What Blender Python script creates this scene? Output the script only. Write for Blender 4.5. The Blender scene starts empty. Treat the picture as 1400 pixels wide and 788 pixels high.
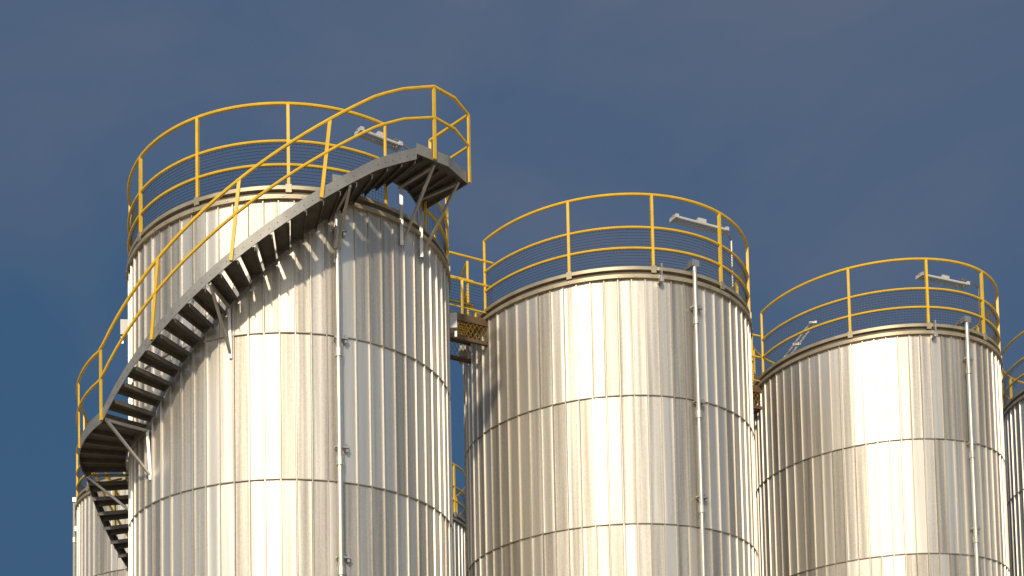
import bpy, math, random
from mathutils import Vector, Matrix
random.seed(7)
scene=bpy.context.scene
scene.view_settings.view_transform='Standard'; scene.view_settings.look='None'; scene.view_settings.exposure=0
rad=math.radians
# ---------------------------------------------------------------- materials
def newmat(name):
    m=bpy.data.materials.new(name); m.use_nodes=True
    nt=m.node_tree; b=nt.nodes['Principled BSDF']; return m,nt,b
def N(nt,t,**k):
    n=nt.nodes.new(t)
    for a,v in k.items(): setattr(n,a,v)
    return n
def simple(name,col,rough=.5,metal=0,var=.15,scale=6,bump=0,bscale=40):
    m,nt,b=newmat(name)
    tc=N(nt,'ShaderNodeTexCoord'); no=N(nt,'ShaderNodeTexNoise'); no.inputs['Scale'].default_value=scale; no.inputs['Detail'].default_value=6
    nt.links.new(tc.outputs['Object'],no.inputs['Vector'])
    mx=N(nt,'ShaderNodeMix',data_type='RGBA')
    mx.inputs['A'].default_value=(*[c*(1-var*1.6) for c in col],1); mx.inputs['B'].default_value=(*[min(1,c*(1+var)) for c in col],1)
    nt.links.new(no.outputs['Fac'],mx.inputs['Factor']); nt.links.new(mx.outputs['Result'],b.inputs['Base Color'])
    b.inputs['Roughness'].default_value=rough; b.inputs['Metallic'].default_value=metal
    if bump:
        n2=N(nt,'ShaderNodeTexNoise'); n2.inputs['Scale'].default_value=bscale; nt.links.new(tc.outputs['Object'],n2.inputs['Vector'])
        bp=N(nt,'ShaderNodeBump'); bp.inputs['Strength'].default_value=bump; bp.inputs['Distance'].default_value=.01
        nt.links.new(n2.outputs['Fac'],bp.inputs['Height']); nt.links.new(bp.outputs['Normal'],b.inputs['Normal'])
    return m
def cladding_mat():
    m,nt,b=newmat('stucco_aluminium')
    L=nt.links.new
    tc=N(nt,'ShaderNodeTexCoord')
    at=N(nt,'ShaderNodeAttribute',attribute_name='panel'); 
    wn=N(nt,'ShaderNodeTexWhiteNoise',noise_dimensions='1D'); L(at.outputs['Fac'],wn.inputs['W'])
    mp=N(nt,'ShaderNodeMapping'); mp.inputs['Scale'].default_value=(16,16,.22); L(tc.outputs['Object'],mp.inputs['Vector'])
    st=N(nt,'ShaderNodeTexNoise'); st.inputs['Scale'].default_value=1.6; st.inputs['Detail'].default_value=6; L(mp.outputs['Vector'],st.inputs['Vector'])
    a1=N(nt,'ShaderNodeMath',operation='MULTIPLY_ADD'); L(wn.outputs['Value'],a1.inputs[0]); a1.inputs[1].default_value=.62; L(st.outputs['Fac'],a1.inputs[2])
    sn=N(nt,'ShaderNodeTexNoise'); sn.inputs['Scale'].default_value=38; sn.inputs['Detail'].default_value=2; L(tc.outputs['Object'],sn.inputs['Vector'])
    a2=N(nt,'ShaderNodeMath',operation='MULTIPLY_ADD'); L(sn.outputs['Fac'],a2.inputs[0]); a2.inputs[1].default_value=.30; L(a1.outputs[0],a2.inputs[2])
    cr=N(nt,'ShaderNodeValToRGB'); e=cr.color_ramp.elements
    e[0].position=.50; e[0].color=(.385,.362,.32,1); e[1].position=1.22 if False else 1.0; e[1].color=(.72,.69,.625,1)
    sc=N(nt,'ShaderNodeMath',operation='MULTIPLY'); L(a2.outputs[0],sc.inputs[0]); sc.inputs[1].default_value=.92
    L(sc.outputs[0],cr.inputs['Fac']); L(cr.outputs['Color'],b.inputs['Base Color'])
    r2=N(nt,'ShaderNodeMath',operation='MULTIPLY_ADD'); L(wn.outputs['Value'],r2.inputs[0]); r2.inputs[1].default_value=-.08; r2.inputs[2].default_value=.555
    L(r2.outputs[0],b.inputs['Roughness'])
    b.inputs['Metallic'].default_value=.84
    vo=N(nt,'ShaderNodeTexVoronoi'); vo.inputs['Scale'].default_value=70; L(tc.outputs['Object'],vo.inputs['Vector'])
    b1=N(nt,'ShaderNodeBump'); b1.inputs['Strength'].default_value=.22; b1.inputs['Distance'].default_value=.003; L(vo.outputs['Distance'],b1.inputs['Height'])
    m2=N(nt,'ShaderNodeMapping'); m2.inputs['Scale'].default_value=(4.5,4.5,.3); L(tc.outputs['Object'],m2.inputs['Vector'])
    oc=N(nt,'ShaderNodeTexNoise'); oc.inputs['Scale'].default_value=1.5; oc.inputs['Detail'].default_value=1; L(m2.outputs['Vector'],oc.inputs['Vector'])
    b2=N(nt,'ShaderNodeBump'); b2.inputs['Strength'].default_value=.22; b2.inputs['Distance'].default_value=.03; L(oc.outputs['Fac'],b2.inputs['Height']); L(b1.outputs['Normal'],b2.inputs['Normal'])
    L(b2.outputs['Normal'],b.inputs['Normal'])
    return m
M_clad=cladding_mat()
M_seam=simple('seam_trim',(.50,.48,.43),.5,.7,.2,8)
M_flange=simple('rim_flange',(.48,.42,.30),.5,.5,.28,5)
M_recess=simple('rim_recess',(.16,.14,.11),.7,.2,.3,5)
M_roof=simple('tank_roof',(.45,.44,.42),.5,.6,.2,3)
M_yel=simple('yellow_paint',(.84,.55,.04),.42,0,.14,7)
M_lat=simple('shaded_yellow_grating',(.36,.22,.03),.6,0,.3,9)  # yellow darkened to brown: the catwalk's shade is put into the colour
M_wire=simple('mesh_wire',(.10,.10,.09),.6,.5,.2,9)
M_tread=simple('galvanised_tread',(.15,.142,.125),.6,.3,.35,9,.3)
M_string=simple('grey_stringer',(.28,.285,.275),.5,.3,.25,7,.2)
M_galv=simple('galvanised_steel',(.55,.54,.51),.42,.75,.2,9)
M_pipe=simple('aluminium_pipe',(.62,.60,.53),.45,.7,.15,6)
M_white=simple('lamp_housing',(.58,.59,.58),.4,0,.08,5)
M_tube=simple('lamp_diffuser',(.62,.66,.68),.2,0,.05,5)
M_beam=simple('brown_beam',(.17,.11,.065),.65,.2,.3,7)
M_ground=simple('gravel',(.36,.29,.19),.95,0,.35,.7,.5,8)
M_conc=simple('concrete',(.36,.35,.33),.9,0,.15,2,.3,14)
# ---------------------------------------------------------------- mesh builder
class MB:
    def __init__(s): s.v=[];s.f=[];s.a=[]
    def add(s,vs,fs,att=0.0):
        o=len(s.v); s.v+= [tuple(v) for v in vs]; s.f+=[tuple(i+o for i in f) for f in fs]; s.a+=[att]*len(fs)
    def tube(s,pts,r,n=8,closed=False,cap=True):
        pts=[Vector(p) for p in pts]; m=len(pts); vs=[]
        for i,p in enumerate(pts):
            if closed: t=(pts[(i+1)%m]-pts[i-1]).normalized()
            else: t=(pts[min(i+1,m-1)]-pts[max(i-1,0)]).normalized()
            up=Vector((0,0,1)) if abs(t.z)<.95 else Vector((0,1,0))
            a=t.cross(up).normalized(); b=a.cross(t).normalized()
            for k in range(n):
                w=2*math.pi*k/n; vs.append(p+a*math.cos(w)*r+b*math.sin(w)*r)
        fs=[]
        for i in range(m if closed else m-1):
            j=(i+1)%m
            for k in range(n):
                l=(k+1)%n; fs.append((i*n+k,i*n+l,j*n+l,j*n+k))
        if not closed and cap: fs.append(tuple(range(n))[::-1]); fs.append(tuple((m-1)*n+k for k in range(n)))
        s.add(vs,fs)
    def bar(s,p,q,w,h,side=None):
        p=Vector(p);q=Vector(q);t=(q-p).normalized()
        if side is None:
            up=Vector((0,0,1)) if abs(t.z)<.95 else Vector((0,1,0)); a=t.cross(up).normalized()
        else:
            a=Vector(side); a=(a-t*a.dot(t)).normalized()
        b=t.cross(a).normalized(); vs=[]
        for o in (p,q):
            for x,y in((-1,-1),(1,-1),(1,1),(-1,1)): vs.append(o+a*x*w/2+b*y*h/2)
        s.add(vs,[(3,2,1,0),(4,5,6,7),(0,1,5,4),(1,2,6,5),(2,3,7,6),(3,0,4,7)])
    def ring(s,c,prof,a0=0,a1=360,n=120):
        full=abs(a1-a0)>=360; m=len(prof); vs=[];fs=[]
        cnt=n if full else n+1
        for i in range(cnt):
            w=rad(a0+(a1-a0)*i/n)
            for r,z in prof: vs.append((c[0]+r*math.sin(w),c[1]-r*math.cos(w),z))
        for i in range(n):
            j=(i+1)%cnt
            for k in range(m):
                l=(k+1)%m; fs.append((i*m+k,j*m+k,j*m+l,i*m+l))
        if not full: fs.append(tuple(range(m))); fs.append(tuple((cnt-1)*m+k for k in range(m))[::-1])
        s.add(vs,fs)
    def obj(s,name,mat,parent=None,sharp=30):
        me=bpy.data.meshes.new(name); me.from_pydata(s.v,[],s.f); me.update()
        at=me.attributes.new('panel','FLOAT','FACE'); at.data.foreach_set('value',s.a)
        for p in me.polygons: p.use_smooth=True
        me.set_sharp_from_angle(angle=rad(sharp))
        me.materials.append(mat)
        o=bpy.data.objects.new(name,me); scene.collection.objects.link(o)
        if parent: o.parent=parent
        return o
def empty(name):
    o=bpy.data.objects.new(name,None); scene.collection.objects.link(o); return o
def P(c,phi,r,z): w=rad(phi); return Vector((c[0]+r*math.sin(w),c[1]-r*math.cos(w),z))
def arc(c,a0,a1,r,z,n=None,zf=None):
    n=n or max(2,int(abs(a1-a0)/3)); return [P(c,a0+(a1-a0)*i/n,r,zf(a0+(a1-a0)*i/n) if zf else z) for i in range(n+1)]
# ---------------------------------------------------------------- tanks
Z0=1.6+9.06
def tank(c,R,zh,seams,rail_gaps,posts,pipe=None,meshfence=True):
    T=empty('storage_tank')
    mb=MB(); rows=[zh]+seams+[0.15]
    nf=72; step=360/nf; rw=math.degrees(.0125/R)
    tilts=[random.uniform(-.007,.007) for k in range(nf)]
    for s in range(len(rows)-1):
        zt,zb=rows[s],rows[s+1]; nz=max(2,int((zt-zb)/.42))
        prof=[]
        for k in range(nf):
            a=k*step; tilt=tilts[k]+random.uniform(-.003,.003)
            prof+= [(a-rw,R,0,k),(a-rw*.55,R+.019,0,k),(a+rw*.55,R+.019,0,k),(a+rw,R,1,k)]
            for q in (.08,.3,.5,.7,.92):
                aa=a+rw+(step-2*rw)*q; half=rad(step/2-rw)
                chord=R*math.cos(half)/math.cos(rad((q-.5)*(step-2*rw)))
                prof.append((aa,chord*.7+R*.3+tilt*(q-.5),1,k))
        m=len(prof); vs=[];base=len(mb.v)
        for i in range(nz+1):
            z=zt+(zb-zt)*i/nz
            for a,r,w,k in prof:
                rr=r+(random.uniform(-.0006,.0006) if (w and 0<i<nz) else 0); vs.append(P(c,a,rr,z))
        for k in range(m):
            l=(k+1)%m
            f=[(i*m+k,(i+1)*m+k,(i+1)*m+l,i*m+l) for i in range(nz)]
            mb.f+=[tuple(x+base for x in g) for g in f]; mb.a+=[float(prof[k][3]*7+s*131+int(c[0]*10))]*len(f)
        mb.v+=[tuple(v) for v in vs]
    mb.obj('cladding',M_clad,T,25)
    mb=MB()
    for z in seams:
        mb.ring(c,[(R-.01,z-.006),(R+.0205,z-.006),(R+.022,z+.004),(R-.01,z+.006)])
    mb.obj('cladding_seams',M_seam,T)
    mb=MB()
    mb.ring(c,[(R-.03,zh-.015),(R+.045,zh-.015),(R+.045,zh+.035),(R-.03,zh+.04)])
    mb.ring(c,[(R-.06,zh+.105),(R+.03,zh+.105),(R+.03,zh+.15),(R-.06,zh+.155)])
    mb.obj('rim_flange',M_flange,T)
    mb=MB()
    for i in range(60):
        a=i*6+1.5; mb.tube([P(c,a,R+.044,zh+.01),P(c,a,R+.053,zh+.01)],.009,6)
    mb.obj('rim_bolts',M_galv,T)
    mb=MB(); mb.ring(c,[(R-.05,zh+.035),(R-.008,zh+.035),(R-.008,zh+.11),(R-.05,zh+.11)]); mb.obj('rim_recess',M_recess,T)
    mb=MB(); n=72
    vs=[P(c,360*i/n,R-.045,zh+.12) for i in range(n)]+[P(c,360*i/n,R*.5,zh+.27) for i in range(n)]+[Vector((c[0],c[1],zh+.4))]
    fs=[(i,(i+1)%n,n+(i+1)%n,n+i) for i in range(n)]+[(n+i,n+(i+1)%n,2*n) for i in range(n)]
    mb.add(vs,fs); mb.obj('roof',M_roof,T)
    mb=MB(); mb.ring(c,[(R-.3,0),(R+.12,0),(R+.12,.15),(R-.3,.15)]); mb.obj('plinth',M_conc,T)
    G=MB(); rr=R+.012
    segs=[]; 
    if rail_gaps:
        g=sorted(rail_gaps)
        for i,(a,b) in enumerate(g):
            nx=g[(i+1)%len(g)][0]; 
            if nx<=b: nx+=360
            segs.append((b,nx))
    else: segs=[(0,360)]
    for a,b in segs:
        for h in (1.16,.70,.41):
            G.tube(arc(c,a,b,rr,zh+h),.0205 if h>1 else .018)
        for e in (a,b):
            G.tube([P(c,e,rr,zh+.12),P(c,e,rr,zh+1.16)],.02)
    F=MB()
    for a in posts:
        G.bar(P(c,a,rr,zh+.10),P(c,a,rr,zh+1.15),.036,.036,P((0,0),a,1,0))
        F.bar(P(c,a,R+.033,zh+.06),P(c,a,R+.033,zh+.16),.02,.07,P((0,0),a,1,0))
    G.obj('guard_rail',M_yel,T); F.obj('post_feet',M_flange,T)
    if meshfence:
        W=MB(); rm=rr-.022
        for a,b in segs:
            for i in range(14): 
                z=zh+.16+.04*i
                W.tube(arc(c,a,b,rm,z),.0024,3,cap=False)
            nn=int((b-a)/360*2*math.pi*rm/.045)
            for i in range(nn+1):
                f=a+(b-a)*i/nn; W.tube([P(c,f,rm,zh+.155),P(c,f,rm,zh+.69)],.0024,3,cap=False)
        W.obj('wire_mesh',M_wire,T)
    if pipe is not None:
        D=empty('downpipe'); q=MB(); rp=R+.075
        q.tube([P(c,pipe,R-.12,zh+.25),P(c,pipe,R+.02,zh+.27),P(c,pipe,rp,zh+.22),P(c,pipe,rp,zh+.1),P(c,pipe,rp,.3)],.032,12)
        z=zh-.55
        while z>.5:
            q.tube([P(c,pipe,rp,z-.05),P(c,pipe,rp,z+.05)],.042,12)
            z-=1.3
        q.obj('pipe',M_pipe,D)
        q=MB(); q.bar(P(c,pipe,rp-.02,zh+.2),P(c,pipe,rp-.02,zh+.29),.12,.10,P((0,0),pipe+90,1,0))
        z=zh-.35
        while z>.5:
            q.bar(P(c,pipe-1.3,R+.05,z),P(c,pipe+3.2,R+.05,z),.05,.02,P((0,0),pipe,1,0)); 
            q.bar(P(c,pipe+2.6,R+.04,z-.05),P(c,pipe+2.6,R+.04,z+.05),.04,.03,P((0,0),pipe,1,0))
            z-=1.31
        q.obj('brackets',M_galv,D)
    return T
def seamlist(zh,d1,d2):
    s=[zh-d1,zh-d2]; 
    while s[-1]-1.75>.6: s.append(s[-1]-1.75)
    return s
C1=(-.9937,17.2087);C2=(3.5932,19.4512);C3=(8.3636,21.4018);C4=(13.6,23.4);CA=(-3.85,25.9);CB=(.25,27.5)
H1=Z0;H2=Z0+.18;H3=Z0+.40;H4=Z0+.95;HB=Z0
S=lambda h:seamlist(h,1.617,3.367)
tank(C1,2.1,H1,S(H1),[(37,57),(110,126)],[3.3,-27.6,-58,-88,-118,-148,178,150,84],18.4)
tank(C2,2.1,H2,S(H2),[(-78,-62),(108,124)],[8.2,-22.4,39.2,69,97,150,180,-150,-120,-94],24)
tank(C3,1.895,H3,S(H3),[(-98,-81)],[4,-29.9,37,67,97,150,180,-150,-120],22.4)
tank(C4,1.9,H4,S(H4),[],[-25,4,37,67,97,130,160,190,220,250],22)
tank(CA,1.85,HB,S(HB),[],[i*30-80 for i in range(12)],-84)
tank(CB,1.85,HB,S(HB),[],[i*30-5 for i in range(12)],None)
# ---------------------------------------------------------------- stair round tank 1
ST=empty('spiral_staircase'); c=C1; Ri=2.15; Ro=2.74
LA,LB=-52,-93
def zt(a):
    if a>25: return H1+.24+.0262*(min(a,36.5)-25)
    if a>LA: return H1-.60+.0336*a
    z=H1-.60+.0336*LA
    return z if a>LB else z+.0336*(a-LB)
A0=-215; AL=36.5; dt=4.1
zl=H1+.52
def helix_strip(mb,r0,r1,a0,a1,top,bot):
    n=int(abs(a1-a0)/1.5); vs=[];fs=[]
    for i in range(n+1):
        a=a0+(a1-a0)*i/n; z=zt(a)
        vs+=[P(c,a,r0,z+bot),P(c,a,r1,z+bot),P(c,a,r1,z+top),P(c,a,r0,z+top)]
    for i in range(n):
        for k in range(4): l=(k+1)%4; fs.append((i*4+k,i*4+l,(i+1)*4+l,(i+1)*4+k))
    fs.append((0,1,2,3)); fs.append((n*4+3,n*4+2,n*4+1,n*4)); mb.add(vs,fs)
mb=MB()
helix_strip(mb,Ro-.008,Ro,A0,AL,0,-.14)
helix_strip(mb,Ro-.05,Ro-.008,A0,AL,0,-.008)
helix_strip(mb,Ri,Ri+.008,A0,AL,0,-.14)
mb.obj('stringers',M_string,ST)
mb=MB()
def tread(a):
    z=zt(a)-.035; w=dt*.95
    for (p0,p1,za,zb) in ((a,a+w,z-.006,z),(a,a+.25,z-.07,z-.006),(a+w-.2,a+w,z-.05,z-.006)):
        q=[P(c,x,r,zz) for zz in (za,zb) for (x,r) in ((p0,Ri+.008),(p0,Ro-.009),(p1,Ro-.009),(p1,Ri+.008))]
        mb.add(q,[(3,2,1,0),(4,5,6,7),(0,1,5,4),(1,2,6,5),(2,3,7,6),(3,0,4,7)])
a=AL-dt
while a>LA: tread(a); a-=dt
a=LB-dt
while a>A0: tread(a); a-=dt
mb.obj('treads',M_tread,ST)
mb=MB()
a=AL-dt
while a>A0:
    if a>LA or a<LB-dt/2:
        for f in(.25,.75): mb.tube([P(c,a+dt*f,Ro-.001,zt(a+dt*f)-.075),P(c,a+dt*f,Ro+.007,zt(a+dt*f)-.075)],.007,6)
    a-=dt
mb.obj('stringer_bolts',M_string,ST)
mb=MB(); zz=zt(-70)-.04
mb.ring(c,[(Ri+.01,zz-.008),(Ro-.01,zz-.008),(Ro-.01,zz),(Ri+.01,zz)],LB,LA+1,24)
for a in range(LB+3,LA,7): mb.bar(P(c,a,Ri+.01,zz-.035),P(c,a,Ro-.01,zz-.035),.03,.05)
mb.obj('half_landing',M_tread,ST)
mb=MB(); E0=P(c,AL,Ro,zl);E1=P(c,46,2.80,zl);E2=P(c,55,2.77,zl);E3=P(c,60,2.0,zl);E4=P(c,47,2.12,zl);E5=P(c,AL,Ri,zl)
poly=[E0,E1,E2,E3,E4,E5]
vs=[p+Vector((0,0,-.012)) for p in poly]+poly; m=6
mb.add(vs,[tuple(range(m))[::-1],tuple(range(m,2*m))]+[(i,(i+1)%m,m+(i+1)%m,m+i) for i in range(m)])
for i in range(1,6):
    f=i/6; p=E0.lerp(E2,f)*.9+E5.lerp(E3,f)*.1; q=E0.lerp(E2,f)*.1+E5.lerp(E3,f)*.9
    mb.bar(p+Vector((0,0,-.035)),q+Vector((0,0,-.035)),.02,.045)
mb.obj('landing_plate',M_tread,ST)
mb=MB()
for p,q in((E0,E1),(E1,E2),(E2,E3),(E3,E4),(E4,E5)):
    mb.bar(p+Vector((0,0,.01)),q+Vector((0,0,.01)),.010,.13)
mb.obj('landing_frame',M_string,ST)
mb=MB()
for a,dz in((18.2,.55),(-16,.55),(-51,.55),(-90,.5),(-124,.55),(-160,.55)):
    z=zt(a)-.15
    mb.bar(P(c,a,Ro-.03,z),P(c,a,2.11,z-dz),.03,.03); mb.bar(P(c,a,Ri,z+.0),P(c,a,2.11,z-dz-.05),.035,.03)
    mb.bar(P(c,a,Ro-.02,z-.0),P(c,a,2.11,z-.0),.03,.03)
for a in (43,53):
    mb.bar(P(c,a,2.70,zl-.05),P(c,a+1,2.12,zl-.75),.03,.03); mb.bar(P(c,a,2.7,zl-.06),P(c,a,2.1,zl-.06),.035,.03)
    mb.bar(P(c,a,2.14,zl-.03),P(c,a,2.14,zl-.8),.04,.02)
mb.obj('support_struts',M_galv,ST)
mb=MB(); rp=Ro+.02
top=lambda a: zt(a)+.735; mid=lambda a: zt(a)+.37
LT=[P(c,41.5,rp+.03,zl+.84),P(c,48,2.83,zl+.83),P(c,55,2.80,zl+.81),P(c,59,2.15,zl+.81)]
LM=[P(c,41.5,rp+.03,zl+.46),P(c,48,2.83,zl+.44),P(c,55,2.80,zl+.41),P(c,59,2.15,zl+.41)]
mb.tube(arc(c,A0,AL-4,rp,0,90,top)+LT,.02); mb.tube(arc(c,A0,AL-4,rp,0,90,mid)+LM,.018)
for a in (11,-10.5,-32,-52,-72,-92,-113,-134,-155,-176,-197):
    l=2.2 if a>-50 else 0
    mb.bar(P(c,a,Ro+.012,zt(a)-.12),P(c,a+l,rp,top(a+l)),.04,.02,P((0,0),a+90,1,0))
for a,r in((41.5,rp+.03),(55,2.80)): 
    mb.bar(P(c,a,r,zl-.05),P(c,a,r,zl+.82),.04,.022,P((0,0),a+90,1,0))
mb.bar(P(c,59,2.15,zl),P(c,59,2.15,zl+.81),.035,.022)
mb.obj('handrail',M_yel,ST)
# ---------------------------------------------------------------- catwalks
def catwalk(ca,ra,cb,rb,z,off,wid=.56):
    K=empty('catwalk'); a=Vector((*ca,0));b=Vector((*cb,0));t=(b-a).normalized(); n=Vector((-t.y,t.x,0))
    up=Vector((0,0,1)); 
    p0=a+t*(ra-.12)+n*off; q0=b-t*(rb-.12)+n*off
    m=MB()
    for s in(-1,1):
        m.bar(p0+n*s*wid/2+up*(z-.06),q0+n*s*wid/2+up*(z-.06),.05,.10)
        m.bar(p0+n*s*wid/2+up*(z-.36),q0+n*s*wid/2+up*(z-.36),.05,.05)
    for o in(p0,q0): m.bar(o+n*wid/2+up*(z-.3),o-n*wid/2+up*(z-.3),.05,.08)
    m.obj('beams',M_beam,K)
    m=MB(); Lg=(q0-p0).length; k=int(Lg/.05)
    for i in range(k+1):
        o=p0+t*(Lg*i/k)+up*(z+.015); m.bar(o-n*wid/2*.95,o+n*wid/2*.95,.008,.03)
    for i in range(9):
        o=n*(-wid/2+wid*i/8)*.95+up*(z+.0); m.bar(p0+o,q0+o,.008,.02)
    for s in(-1,1):
        o=n*s*(wid/2+.01)
        k=int(Lg/.07)
        for i in range(k):
            x0=p0+t*(Lg*i/k)+o; x1=p0+t*(Lg*(i+1)/k)+o
            for zz in(-.33,-.22):
                m.bar(x0+up*(z+zz),x1+up*(z+zz+.11),.006,.006); m.bar(x1+up*(z+zz),x0+up*(z+zz+.11),.006,.006)
    m.obj('grating',M_lat,K)
    m=MB()
    for s in(-1,1):
        o=n*s*wid/2
        for h in(.86,.50,.10): m.tube([p0+o+up*(z+h),q0+o+up*(z+h)],.018 if h>.2 else .012)
        m.bar(p0.lerp(q0,.55)+o+up*(z-.05),p0.lerp(q0,.55)+o+up*(z+.5),.036,.03)
    m.obj('guard_rail',M_yel,K)
    m=MB()
    for s in(-1,1):
        o=n*s*(wid/2-.02); k=int(Lg/.045)
        for i in range(k+1): m.tube([p0.lerp(q0,i/k)+o+up*(z+.1),p0.lerp(q0,i/k)+o+up*(z+.50)],.0022,3,cap=False)
        for i in range(10): m.tube([p0+o+up*(z+.12+.043*i),q0+o+up*(z+.12+.043*i)],.0022,3,cap=False)
    m.obj('wire_mesh',M_wire,K)
catwalk(C1,2.1,C2,2.1,H2+.0,.2)
catwalk(C2,2.1,C3,1.895,H3-.02,.85)
# ---------------------------------------------------------------- tube lamps
def lamp(c,d0,d1,z,polepos):
    K=empty('tube_lamp'); a=Vector((c[0]+d0[0],c[1]+d0[1],z)); b=Vector((c[0]+d1[0],c[1]+d1[1],z)); t=(b-a).normalized(); n=Vector((-t.y,t.x,0)); up=Vector((0,0,1))
    m=MB(); m.bar(a+up*.02,b+up*.02,.05,.025); m.bar(a,a+t*.05,.15,.05);m.bar(b-t*.05,b,.15,.05); m.bar(a.lerp(b,.45)+up*.05,a.lerp(b,.6)+up*.05,.08,.05)
    m.obj('housing',M_white,K)
    m=MB()
    for s in(-1,1): m.tube([a+t*.04+n*s*.052-up*.01,b-t*.04+n*s*.052-up*.01],.02)
    m.obj('tubes',M_tube,K)
    m=MB(); pp=Vector((c[0]+polepos[0],c[1]+polepos[1],0))
    mid=b.lerp(a,.12)+up*.06
    m.tube([pp+up*(z-.85),pp+up*(z+.03),pp+up*(z+.08)+(mid-pp-up*mid.z)*.2,mid+up*.03,mid],.016)
    m.obj('pole',M_galv,K)
lamp(C1,(.94,-1.82),(1.45,-1.50),H1+1.0,(1.66,-1.22))
lamp(C2,(.64,-1.86),(1.46,-1.5),H2+.97,(1.62,-1.2))
lamp(C3,(.08,-1.78),(.94,-1.46),H3+.97,(1.2,-1.3))
K=empty('tube_lamp'); m=MB()
a=P(C3,-72,1.8,H3+.16);b=P(C3,-52,1.72,H3+.60)
for s in(0,.075): m.tube([a+Vector((s,-s*.3,0)),b+Vector((s,-s*.3,0))],.017)
m.obj('tubes',M_tube,K)
m=MB(); 
for f in(0,.5,1): p=a.lerp(b,f); m.bar(p+Vector((-.02,.006,0)),p+Vector((.095,-.028,0)),.035,.04)
m.tube([P(C3,-64,1.76,H3+.12),a.lerp(b,.5)+Vector((.04,0,0))],.012)
m.obj('housing',M_white,K)
def jbox(c,R,phi,z,w=.13,h=.2):
    K=empty('junction_box'); m=MB()
    m.bar(P(c,phi,R+.02,z),P(c,phi,R+.12,z),w,h); m.obj('box',M_white,K)
    m=MB(); m.bar(P(c,phi,R+.10,z-h/2-.005),P(c,phi,R+.10,z-h/2-.10),.03,.03); m.obj('cable_gland',M_galv,K)
jbox(C1,2.1,-84,H1-.62); jbox(C2,2.1,-83,H2-.12,.1,.16); jbox(C1,2.1,86,H1-.55)
def rimbracket(c,R,phi,z):
    K=empty('lifting_lug'); m=MB(); m.bar(P(c,phi,R+.06,z-.09),P(c,phi,R+.06,z+.17),.015,.09,P((0,0),phi+90,1,0)); m.bar(P(c,phi,R+.06,z-.08),P(c,phi,R+.06,z-.02),.06,.08,P((0,0),phi+90,1,0)); m.obj('plate',M_galv,K)
rimbracket(C2,2.1,10.5,H2); rimbracket(C3,1.895,6,H3)
# ---------------------------------------------------------------- ground
m=MB(); g=600; m.add([(-g,-g,0),(g,-g,0),(g,g,0),(-g,g,0)],[(0,1,2,3)]); m.obj('ground',M_ground)
# ---------------------------------------------------------------- light
SE=28; SP=-13
sd=Vector((math.sin(rad(SP))*math.cos(rad(SE)),-math.cos(rad(SP))*math.cos(rad(SE)),math.sin(rad(SE))))
l=bpy.data.lights.new('sun','SUN'); l.energy=2.85; l.angle=rad(2); l.color=(1,.84,.62)
lo=bpy.data.objects.new('sun',l); scene.collection.objects.link(lo); lo.rotation_euler=sd.to_track_quat('Z','Y').to_euler()
w=bpy.data.worlds.new('World'); scene.world=w; w.use_nodes=True; nt=w.node_tree; L=nt.links.new
bg=nt.nodes['Background']; bg.inputs['Strength'].default_value=.1
sky=N(nt,'ShaderNodeTexSky',sky_type='NISHITA'); sky.sun_disc=False; sky.sun_elevation=rad(SE); sky.sun_rotation=math.atan2(sd.x,sd.y)
tc=N(nt,'ShaderNodeTexCoord'); mp=N(nt,'ShaderNodeMapping'); mp.inputs['Scale'].default_value=(1,1,1.9); mp.inputs['Location'].default_value=(1.75,.2,.55); L(tc.outputs['Generated'],mp.inputs['Vector'])
n1=N(nt,'ShaderNodeTexNoise'); n1.inputs['Scale'].default_value=3.4; n1.inputs['Detail'].default_value=7; n1.inputs['Roughness'].default_value=.5; n1.inputs['Distortion'].default_value=.5; L(mp.outputs['Vector'],n1.inputs['Vector'])
sp=N(nt,'ShaderNodeSeparateXYZ'); L(tc.outputs['Generated'],sp.inputs[0])
hz=N(nt,'ShaderNodeMath',operation='MULTIPLY_ADD'); L(sp.outputs['Z'],hz.inputs[0]); hz.inputs[1].default_value=.75; hz.inputs[2].default_value=-.39
ad=N(nt,'ShaderNodeMath',operation='ADD'); L(n1.outputs['Fac'],ad.inputs[0]); L(hz.outputs[0],ad.inputs[1])
cr=N(nt,'ShaderNodeValToRGB'); e=cr.color_ramp.elements
e[0].position=.34; e[0].color=(.42,1.02,2.0,1); e[1].position=.74; e[1].color=(1.06,1.36,2.08,1)
L(ad.outputs[0],cr.inputs['Fac'])
mr=N(nt,'ShaderNodeMapRange',interpolation_type='SMOOTHSTEP'); L(sp.outputs['Y'],mr.inputs['Value']); mr.inputs['From Min'].default_value=-.25; mr.inputs['From Max'].default_value=.45; mr.inputs['To Max'].default_value=.97
mx=N(nt,'ShaderNodeMix',data_type='RGBA'); L(mr.outputs['Result'],mx.inputs['Factor']); L(sky.outputs['Color'],mx.inputs['A']); L(cr.outputs['Color'],mx.inputs['B'])
L(mx.outputs['Result'],bg.inputs['Color'])
# ---------------------------------------------------------------- camera
cd=bpy.data.cameras.new('camera'); co=bpy.data.objects.new('camera',cd); scene.collection.objects.link(co)
cd.sensor_width=36; cd.lens=1820.4*36/1400; cd.shift_x=(700-508.4)/1400; cd.shift_y=(1209.2-394)/1400; cd.clip_end=3000; cd.clip_start=.1
co.matrix_world=Matrix.Translation((0,0,1.6))@Matrix.Rotation(math.pi/2+.0642,4,'X')@Matrix.Rotation(-.013,4,'Z')
scene.camera=co
